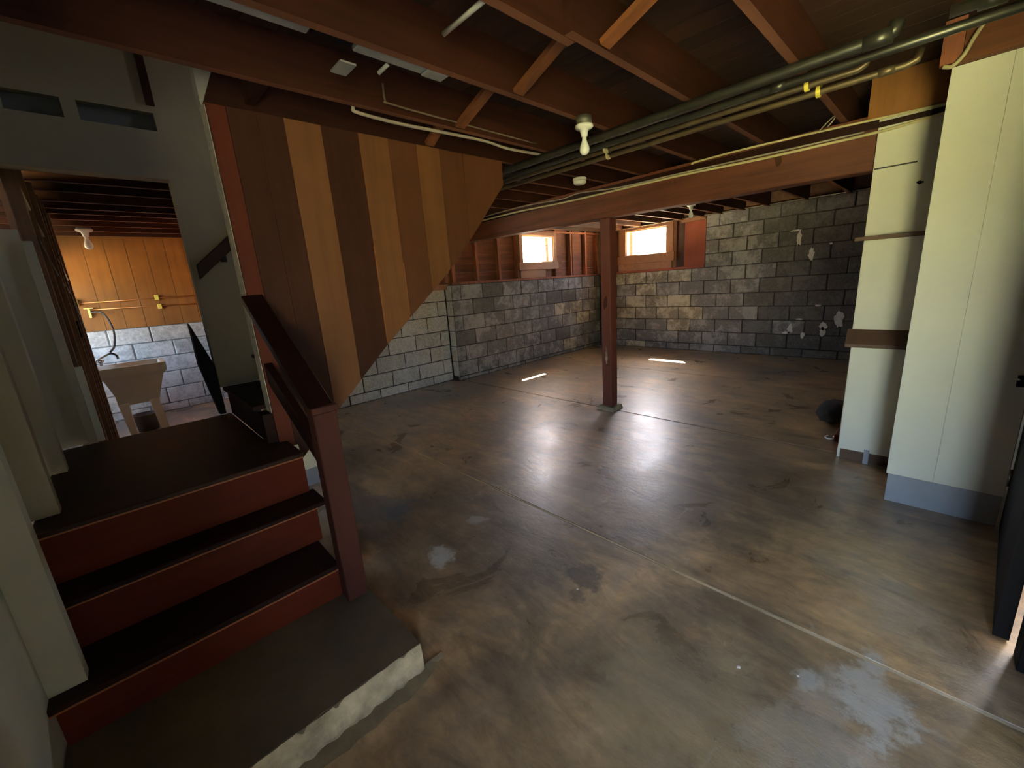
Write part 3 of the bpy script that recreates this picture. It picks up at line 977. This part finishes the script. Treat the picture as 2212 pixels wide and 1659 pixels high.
hr = empty('wall_handrail', (0.6, YS - 0.04, 1.7))
prism('rail', [(0.455, 1.61), (1.6, 2.62), (1.6, 2.70), (0.455, 1.70)], YS - 0.060, YS - 0.022, 'y', RAIL, hr, 0.004)
box('bracket', (0.60, 0.63), (YS - 0.024, YS + 0.004), (1.72, 1.80), BLACK, hr)
tag(hr, 'dark wooden handrail sloping up the white stairwell wall', 'handrail')

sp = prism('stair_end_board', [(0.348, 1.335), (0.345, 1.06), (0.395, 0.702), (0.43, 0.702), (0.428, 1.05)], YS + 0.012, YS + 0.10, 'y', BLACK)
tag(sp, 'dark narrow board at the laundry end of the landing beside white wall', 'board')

# ================================================================== POST AND GIRDER
gd = empty('main_girder', (3.80, 2.8, 2.0))
bm = bmesh.new()
vs = add_box(bm, (3.735, 3.872), (0.432, 5.19), (2.0, JZ - 0.003))
for v in bm.verts:
    if v.co.z < 2.1:
        v.co.z = 1.992 + 0.0105 * v.co.y
bmesh.ops.bevel(bm, geom=bm.edges[:], offset=0.005, segments=1, affect='EDGES')
from_bm('beam', bm, GIRDER, gd)
bm = bmesh.new()
for k in range(14):
    pass
ring = []
for k in range(14):
    t = 2 * math.pi * k / 14
    ring.append((0.978 + 0.022 * math.cos(t) + 0.004 * math.sin(3 * t), 2.19 + 0.048 * math.sin(t)))
bm.free()
prism('knot', ring, 3.731, 3.737, 'x', B_DARK, gd)
box('ledger_strip', (3.7265, 3.7345), (0.432, 5.15), (2.243, 2.30), RAIL, gd)
tag(gd, 'long reddish timber girder carried by the post across the basement', 'beam')

ps = empty('support_post', (3.818, 2.485, 0))
box('shaft', (3.759, 3.877), (2.426, 2.544), (0.045, 2.017), POST_M, ps, 0.008, 2)
bm = bmesh.new()
add_box(bm, (3.715, 3.921), (2.382, 2.588), (0.0, 0.045))
for v in bm.verts:
    if v.co.z > 0.02:
        v.co.x += (3.818 - v.co.x) * 0.12
        v.co.y += (2.485 - v.co.y) * 0.12
from_bm('footing', bm, PADFACE, ps)
flake('paint_scrape', 'y', 3.759, -1, 2.485, 0.62, 0.03, 0.22, PADFACE, ps, 3)
flake('paint_scrape', 'y', 3.759, -1, 2.49, 1.18, 0.05, 0.16, NEWEL, ps, 4)
tag(ps, 'red-brown painted square post on a small concrete footing', 'post')

# ================================================================== RIGHT-HAND WHITE ENCLOSURES
en = empty('white_closet', (3.3, -0.1, 0))
box('front_panel', (3.165, 3.18), (-0.0792, 0.120), (0.178, 2.312), WHITE, en, 0.0008)
box('front_panel', (3.165, 3.18), (-0.340, -0.0798), (0.178, 2.312), WHITE, en, 0.0008)
box('side_panel', (3.181, 3.62), (0.105, 0.120), (0.178, 2.312), WHITE, en)
box('kick_base', (3.168, 3.62), (-0.337, 0.112), (0.0, 0.1765), GREYBASE, en, 0.002)
box('top_board', (3.16, 3.62), (-0.345, 0.125), (2.313, 2.327), B_MID, en)
tag(en, 'tall white painted closet with grey-painted foot at the right', 'closet')
tp = box('plate_board', (3.175, 3.215), (-0.35, 0.09), (2.3285, 2.50), BRIDGE)
tag(tp, 'brown board lying along the top of the white closet', 'board')
vp = box('short_stud', (3.15, 3.19), (0.092, 0.165), (2.329, 2.515), STUD)
tag(vp, 'short upright brown stud block above the white closet corner', 'stud')

e2 = empty('white_partition', (3.75, 0.2, 0.08))
box('lower_panel', (3.70, 3.722), (-0.40, 0.424), (0.082, 0.852), WHITE, e2, 0.002)
box('upper_panel', (3.712, 3.732), (-0.40, 0.4305), (0.955, 2.30), WHITE, e2, 0.002)
box('bottom_gap_board', (3.715, 3.735), (-0.40, 0.41), (0.0, 0.0815), LEDGE, e2)
box('foot_block', (3.692, 3.714), (0.245, 0.275), (0.0, 0.105), GREYBASE, e2)
prism('sloped_ledge', [(3.650, 0.853), (3.650, 0.876), (3.711, 0.975), (3.711, 0.853)], -0.38, 0.455, 'y', LEDGE, e2, 0.002)
box('groove', (3.7085, 3.7125), (0.225, 0.4245), (1.994, 2.002), SLOT, e2)
box('end_panel', (3.733, 4.0), (0.412, 0.4305), (0.0, 2.0), WHITE, e2)
flake('dark_hole', 'y', 3.712, -1, 0.20, 1.875, 0.035, 0.022, BLACK, e2, 5)
tag(e2, 'white partition with sloped brown ledge set behind the closet', 'partition')
box('dark_strip', (3.7005, 3.7115), (-0.39, 0.429), (2.238, 2.268), RAIL, e2)
s1 = box('thin_shelf', (3.668, 3.7115), (-0.38, 0.475), (1.562, 1.588), LEDGE, None, 0.002)
tag(s1, 'thin brown shelf strip across the white partition above the ledge', 'shelf')
oc = box('ochre_board', (3.692, 3.708), (-0.2, 0.487), (2.285, 2.525), SIDING)
tag(oc, 'ochre plywood piece above the white partition under the ceiling', 'board')

# dark door leaf, latch and jamb at the far right
dr = empty('dark_door', (2.7, -0.32, 0))
bm = bmesh.new()
for (xx, yy) in ((3.185, -0.345), (3.182, -0.385), (2.165, -0.325), (2.165, -0.283)):
    pass
A = [bm.verts.new((xx, yy, 0.012)) for (xx, yy) in ((3.16, -0.350), (3.16, -0.392), (2.165, -0.327), (2.165, -0.285))]
Bv = [bm.verts.new((v.co.x, v.co.y, 2.03)) for v in A]
bm.faces.new(A[::-1])
bm.faces.new(Bv)
for i in range(4):
    bm.faces.new((A[i], A[(i + 1) % 4], Bv[(i + 1) % 4], Bv[i]))
from_bm('leaf', bm, BLACK, dr)
for z in (0.25, 1.0, 1.8):
    tube('hinge', [(3.155, -0.347, z), (3.155, -0.347, z + 0.09)], 0.008, CHROME, dr, 8)
tag(dr, 'dark door leaf folded back against the wall at right edge', 'door')
la = empty('wall_latch', (3.16, -0.305, 0.8))
box('plate', (3.150, 3.1645), (-0.322, -0.296), (0.778, 0.835), BLACK, la, 0.002)
tube('bolt', [(3.146, -0.285, 0.818), (3.146, -0.322, 0.814)], 0.006, CHROME, la, 10)
tag(la, 'small black latch with chrome bolt on the white closet edge', 'latch')
jb = box('dark_jamb', (2.02, 2.11), (-0.418, -0.335), (0.0, 2.05), BLACK, None, 0.003)
tag(jb, 'dark upright jamb in the bottom right corner', 'door jamb')

# ================================================================== CEILING FITTINGS
def bulb_light(name, x, y, z, label, box_h=0.05, holder=True, s=1.0, grp='bare bulb fixtures'):
    t = empty(name, (x, y, z))
    lathe('junction_box', [(0.046 * s, 0), (0.048 * s, -box_h * 0.5), (0.046 * s, -box_h)], (x, y, z), BOXM, t, 16)
    zz = z - box_h
    lathe('lamp_holder', [(0.054 * s, 0.0), (0.056 * s, -0.010 * s), (0.046 * s, -0.020 * s), (0.026 * s, -0.026 * s), (0.022 * s, -0.045 * s), (0.019 * s, -0.062 * s)], (x, y, zz), CAST, t)
    zz -= 0.058 * s
    lathe('bulb', [(0.0135 * s, 0.0), (0.014 * s, -0.022 * s), (0.018 * s, -0.034 * s), (0.027 * s, -0.055 * s), (0.030 * s, -0.072 * s), (0.027 * s, -0.090 * s), (0.016 * s, -0.102 * s), (0.003 * s, -0.106 * s)], (x, y, zz), BULB, t)
    tag(t, label, 'light', grp)
    return t


bulb_light('bulb_light', 2.137, 1.54, 2.329, 'bare bulb in a white holder hanging before the pipes', 0.045, s=0.93)
bulb_light('bulb_light', 5.86, 2.52, 2.329, 'bare bulb beyond the girder, above the far floor', 0.03)
bulb_light('bulb_light', -0.02, 6.39, 2.329, 'bare bulb on the laundry ceiling seen over the landing', 0.02, s=1.25)
sd = empty('smoke_detector', (3.286, 2.42, 2.33))
lathe('base', [(0.06, 0), (0.062, -0.012), (0.06, -0.018)], (3.30, 2.44, 2.3285), PLASTIC_W, sd)
lathe('cover', [(0.057, 0), (0.058, -0.022), (0.045, -0.034), (0.03, -0.036)], (3.30, 2.44, 2.3105), PLASTIC_W, sd)
tag(sd, 'round white smoke detector on a joist near the girder', 'smoke detector')

# overhead pipes run along the joist undersides
def pipe(name, pts, r, mat, label, clamps=(), fit=(), grp='pipes under the joists'):
    t = empty(name, pts[0])
    tube('run', pts, r, mat, t, 14)
    for p in fit:
        bm = bmesh.new()
        add_tube(bm, p, r * 1.18, 14)
        from_bm('coupling', bm, mat, t, smooth=True)
    for (q, m) in clamps:
        x, y, z = q
        bm = bmesh.new()
        add_tube(bm, [(x, y - 0.009, z), (x, y + 0.009, z)], r * 1.55, 14)
        add_box(bm, (x - r * 1.5, x + r * 1.5), (y - 0.009, y + 0.009), (z, 2.3285))
        from_bm('strap', bm, m, t)
    tag(t, label, 'pipe', grp)
    return t


pipe('iron_pipe', [(2.372, 5.0, 2.285), (2.405, 0.30, 2.285), (2.407, 0.272, 2.295), (2.408, 0.262, 2.325)], 0.025, IRON, 'thickest black iron pipe, nearest the bulb, ending in an elbow',
     fit=([(2.4045, 0.36, 2.285), (2.405, 0.27, 2.285)],))
pipe('iron_pipe', [(2.50, 5.0, 2.28), (2.548, 0.297, 2.28), (2.575, -0.41, 2.285)], 0.019, IRON, 'long black iron pipe running out past the frame at top right',
     fit=([(2.535, 0.72, 2.28), (2.54, 0.66, 2.28)],))
pipe('copper_pipe', [(2.60, 5.0, 2.283), (2.672, 0.41, 2.283), (2.673, 0.385, 2.295), (2.673, 0.378, 2.327)], 0.016, COPPER, 'upper dull copper pipe with yellow strap', clamps=(((2.669, 0.60, 2.283), YELLOW), ((2.63, 1.72, 2.283), CABLE)))
pipe('copper_pipe', [(2.70, 5.0, 2.275), (2.792, 0.255, 2.275), (2.793, 0.222, 2.285), (2.793, 0.214, 2.325)], 0.016, COPPER, 'lowest dull copper pipe with yellow strap, ending bent upward', clamps=(((2.786, 0.575, 2.275), YELLOW), ((2.75, 1.78, 2.275), CABLE)),
     fit=([(2.789, 0.35, 2.275), (2.7905, 0.29, 2.275)],))
pp = empty('short_pipe', (2.38, -0.1, 2.28))
tube('run', [(2.40, 0.12, 2.288), (2.43, -0.40, 2.288)], 0.02, IRON, pp, 14)
tube('union', [(2.404, 0.05, 2.288), (2.409, -0.02, 2.288)], 0.028, IRON, pp, 14)
tag(pp, 'short iron pipe piece above the long pipe in top right corner', 'pipe')


def cable(name, pts, r, mat, label, cat='cable', grp=None):
    o = tube(name, pts, r, mat, None, 8, curve=True)
    tag(o, label, cat, grp)
    return o


cable('cable', [(3.716, 1.60, 2.300), (3.716, 1.57, 2.312), (3.716, 1.23, 2.316), (3.716, 0.79, 2.306), (3.684, 0.49, 2.288), (3.682, 0.14, 2.277), (3.682, -0.2, 2.27)], 0.007, CABLE, 'cream cable along the girder top ending in a hook')
cable('cable', [(3.716, 5.1, 2.262), (3.716, 4.43, 2.262), (3.716, 3.73, 2.267), (3.716, 2.9, 2.246), (3.716, 2.0, 2.242), (3.716, 1.58, 2.235), (3.716, 1.10, 2.220), (3.716, 0.70, 2.216), (3.700, 0.42, 2.213), (3.685, 0.14, 2.228), (3.682, -0.1, 2.25)], 0.009, CABLE, 'thick cream cable sagging along the girder face')
cable('cable', [(3.716, 5.1, 2.295), (3.716, 4.4, 2.302), (3.716, 3.6, 2.312), (3.716, 3.0, 2.285), (3.716, 2.75, 2.30), (3.716, 2.3, 2.262), (3.716, 1.8, 2.256), (3.716, 1.3, 2.247), (3.716, 0.8, 2.238), (3.716, 0.5, 2.235)], 0.006, CABLE_G, 'thin grey-brown cable above the thick one on the girder')
cable('cable', [(1.05, 2.108, 2.40), (1.052, 2.112, 2.33), (1.075, 2.115, 2.312), (1.3, 2.115, 2.305), (1.6, 2.113, 2.312), (1.9, 2.115, 2.318), (2.1, 2.115, 2.306), (2.5, 2.115, 2.318)], 0.0085, CABLE_G, 'white cable sagging below the joist over the board cladding')
cable('cable', [(1.19, 2.045, 2.44), (1.19, 2.04, 2.365), (1.22, 2.035, 2.352), (1.6, 2.045, 2.352), (2.3, 2.05, 2.35)], 0.005, CABLE_D, 'grey cable dropping then following the joist face near grey duct')
cable('cable', [(3.14, 0.03, 2.47), (3.13, 0.062, 2.40), (3.13, 0.085, 2.345), (3.14, 0.12, 2.312), (3.15, 0.15, 2.322)], 0.009, CABLE, 'curved cream cable hanging over the white closet top corner')
cable('loose_wire', [(3.73, 0.74, 2.316), (3.70, 0.70, 2.345), (3.68, 0.655, 2.37), (3.70, 0.67, 2.345), (3.72, 0.70, 2.32)], 0.004, CABLE_G, 'short bent loose wire end sticking out over the girder')
cable('wire', [(XR - 0.02, 5.0, 2.318), (XR - 0.026, 4.4, 2.332), (XR - 0.035, 3.5, 2.346), (XR - 0.035, 2.5, 2.35), (XR - 0.034, 1.5, 2.349), (XR - 0.034, 0.5, 2.349)], 0.007, CABLE_G, 'thin cable along the top of the far block wall')

# grey wire duct pieces on the second joist, white tube, loose tag
d1 = box('wire_duct', (0.36, 0.70), (1.625, 1.675), (2.345, 2.40), GREYMET, None, 0.004)
tag(d1, 'grey metal duct piece by the top left of the frame', 'duct', None)
d2 = empty('wire_duct', (1.05, 1.65, 2.34))
box('trough', (0.862, 1.16), (1.622, 1.672), (2.338, 2.39), GREYMET, d2, 0.004)
box('end_box', (1.165, 1.268), (1.615, 1.68), (2.335, 2.395), GREYMET, d2, 0.004)
tube('spout', [(1.02, 1.69, 2.345), (1.0, 1.74, 2.325)], 0.008, GREYMET, d2, 8)
tag(d2, 'grey metal duct with end box beside the second joist', 'duct')
d3 = box('hanging_tag', (0.86, 0.925), (1.775, 1.88), (2.345, 2.352), GREYMET)
tag(d3, 'small grey flat strip hanging below the grey duct', 'strip')
bk = box('dark_bracket', (0.71, 0.855), (1.628, 1.668), (2.345, 2.40), BLACK, None, 0.003)
tag(bk, 'dark bracket between the two grey duct pieces', 'bracket')
wt = empty('white_tube', (1.09, 1.28, 2.345))
tube('tube', [(1.088, 1.395, 2.349), (1.088, 1.16, 2.349), (1.088, 1.02, 2.349)], 0.009, PLASTIC_W, wt, 12)
tag(wt, 'straight white tube between joists at the top of the frame', 'tube')

# ================================================================== LAUNDRY
sk_ = empty('laundry_sink', (0.0, 5.95, 0))
bm = bmesh.new()


def loop(bm, x0, x1, y0, y1, z):
    return [bm.verts.new(p) for p in ((x0, y0, z), (x1, y0, z), (x1, y1, z), (x0, y1, z))]


L = [loop(bm, -0.155, 0.172, 5.83, 6.25, 0.48), loop(bm, -0.165, 0.262, 5.80, 6.28, 0.76), loop(bm, -0.275, 0.302, 5.79, 6.30, 0.80), loop(bm, -0.280, 0.306, 5.78, 6.31, 0.885), loop(bm, -0.245, 0.270, 5.815, 6.275, 0.885), loop(bm, -0.14, 0.16, 5.86, 6.22, 0.52)]
for A, Bq in zip(L, L[1:]):
    for i in range(4):
        bm.faces.new((A[i], A[(i + 1) % 4], Bq[(i + 1) % 4], Bq[i]))
bm.faces.new(L[0][::-1])
bm.faces.new(L[-1])
from_bm('basin', bm, SINKM, sk_)
for (xo, xi, bo, bi) in ((-0.155, -0.075, -0.115, -0.075), (0.172, 0.095, 0.205, 0.135)):
    for yf in (5.81, 6.22):
        prism('leg', [(xo, 0.50), (xi, 0.50), (bi, 0.0), (bo, 0.0)], yf, yf + 0.03, 'y', SINKM, sk_)
bm = bmesh.new()
add_tube(bm, smooth_path([(-0.24, 6.26, 0.89), (-0.235, 6.24, 0.94), (-0.16, 6.2, 0.985), (-0.10, 6.17, 1.01), (-0.06, 6.15, 0.985), (-0.055, 6.15, 0.945)]), 0.011, 10)
from_bm('faucet_spout', bm, CHROME, sk_, smooth=True)
for q in ((-0.27, 6.24), (-0.2, 6.28)):
    lathe('faucet_handle', [(0.012, 0), (0.014, 0.03), (0.03, 0.04), (0.03, 0.055), (0.01, 0.06)], (q[0], q[1], 0.886), CHROME, sk_, 12)
tag(sk_, 'white plastic utility sink on splayed legs beyond the landing', 'sink')

for k, (zz0, zz1, xa, cx_, lab) in enumerate(((1.575, 1.597, -0.29, 0.492, 'upper thin copper water pipe on the laundry wall'), (1.487, 1.475, -0.20, 0.50, 'lower thin copper water pipe on the laundry wall'))):
    t = empty('water_pipe', (0.3, YB - 0.03, zz0))
    tube('run', [(xa, YB - 0.028, zz0), (1.35, YB - 0.028, zz1)], 0.008, COPPER_L, t, 10)
    box('strap', (cx_ - 0.022, cx_ + 0.022), (YB - 0.040, YB - 0.0125), (zz1 - 0.035, zz1 + 0.032), YELLOW, t, 0.002)
    if k == 1:
        box('valve', (xa - 0.045, xa + 0.045), (YB - 0.05, YB - 0.013), (zz0 + 0.012, zz0 + 0.028), BRASS, t, 0.003)
        box('valve_stem', (xa - 0.013, xa + 0.013), (YB - 0.045, YB - 0.014), (zz0 - 0.10, zz0 + 0.012), BRASS, t, 0.003)
    else:
        lathe('valve', [(0.02, 0), (0.028, 0.02), (0.018, 0.05), (0.026, 0.07), (0.01, 0.085)], (xa, YB - 0.04, zz0 - 0.03), BRASS, t, 12)
    tag(t, lab, 'pipe', None)
cable('supply_hose', [(-0.19, YB - 0.05, 1.455), (-0.10, YB - 0.09, 1.45), (-0.05, YB - 0.20, 1.36), (-0.03, 7.2, 1.20), (-0.06, 6.8, 1.05), (-0.10, 6.3, 1.02)], 0.011, HOSE, 'thin dark hose looping down to the sink faucet', 'hose')
tr = empty('floor_bucket', (0.03, 6.6, 0))
lathe('pail', [(0.10, 0.0), (0.12, 0.20), (0.125, 0.21), (0.115, 0.21), (0.095, 0.02)], (0.03, 6.65, 0.0), HOSE, tr, 20)
tag(tr, 'dark round bucket on the floor under the laundry sink', 'bucket')

# ================================================================== FLOOR ODDMENTS
cl = empty('cloth_bundle', (4.9, 0.66, 0))
bm = bmesh.new()
bmesh.ops.create_icosphere(bm, subdivisions=3, radius=1.0)
for v in bm.verts:
    d = v.co.normalized()
    k = 1 + 0.16 * noise.noise(d * 2.3) + 0.06 * noise.noise(d * 6)
    v.co = Vector((4.72 + d.x * 0.30 * k, 0.60 + d.y * 0.13 * k, max(0.0, 0.07 + d.z * 0.08 * k)))
from_bm('cloth', bm, CLOTH, cl, smooth=True)
tag(cl, 'dark bundled cloth on the floor beyond the white partition', 'cloth')
c2 = empty('dark_block', (5.5, 0.6, 0))
box('body', (5.25, 5.6), (0.42, 0.60), (0.0, 0.12), CLOTH, c2, 0.02, 2)
tag(c2, 'small dark block on the floor far behind the partition edge', 'block')
rg = empty('rusty_bracket', (4.2, 0.5, 0))
box('plate', (4.05, 4.25), (0.42, 0.50), (0.0, 0.06), RUST, rg, 0.006)
tag(rg, 'rusty metal piece on the floor at the partition foot', 'scrap metal')
bm = bmesh.new()
add_tube(bm, [(4.12 + 0.045 * math.cos(t), 0.535 + 0.03 * math.sin(t), 0.008) for t in [i * 0.35 for i in range(2, 17)]], 0.006, 8)
rr_ = from_bm('pale_ring', bm, PLASTIC_W, None, smooth=True)
tag(rr_, 'small pale open ring lying beside the rusty metal', 'ring')


def chip(x, y, s, m, label, seed, name='paint_chip', cat='chip', grp=None):
    rr = random.Random(seed)
    bm = bmesh.new()
    bmesh.ops.create_icosphere(bm, subdivisions=1, radius=s)
    for v in bm.verts:
        v.co = Vector((x + v.co.x * rr.uniform(.7, 1.3), y + v.co.y * rr.uniform(.6, 1.2), max(0, v.co.z * 0.35 + s * 0.3)))
    o = from_bm(name, bm, m)
    tag(o, label, cat, grp)


chip(1.322, 1.055, 0.008, FLAKE, 'white chip inside the dark stain near the joint', 1)
chip(1.398, 0.366, 0.008, FLAKE, 'bright white chip on the floor at lower right', 2)
chip(1.50, 0.20, 0.006, FLAKE, 'pale chip right of the bright white one', 3)
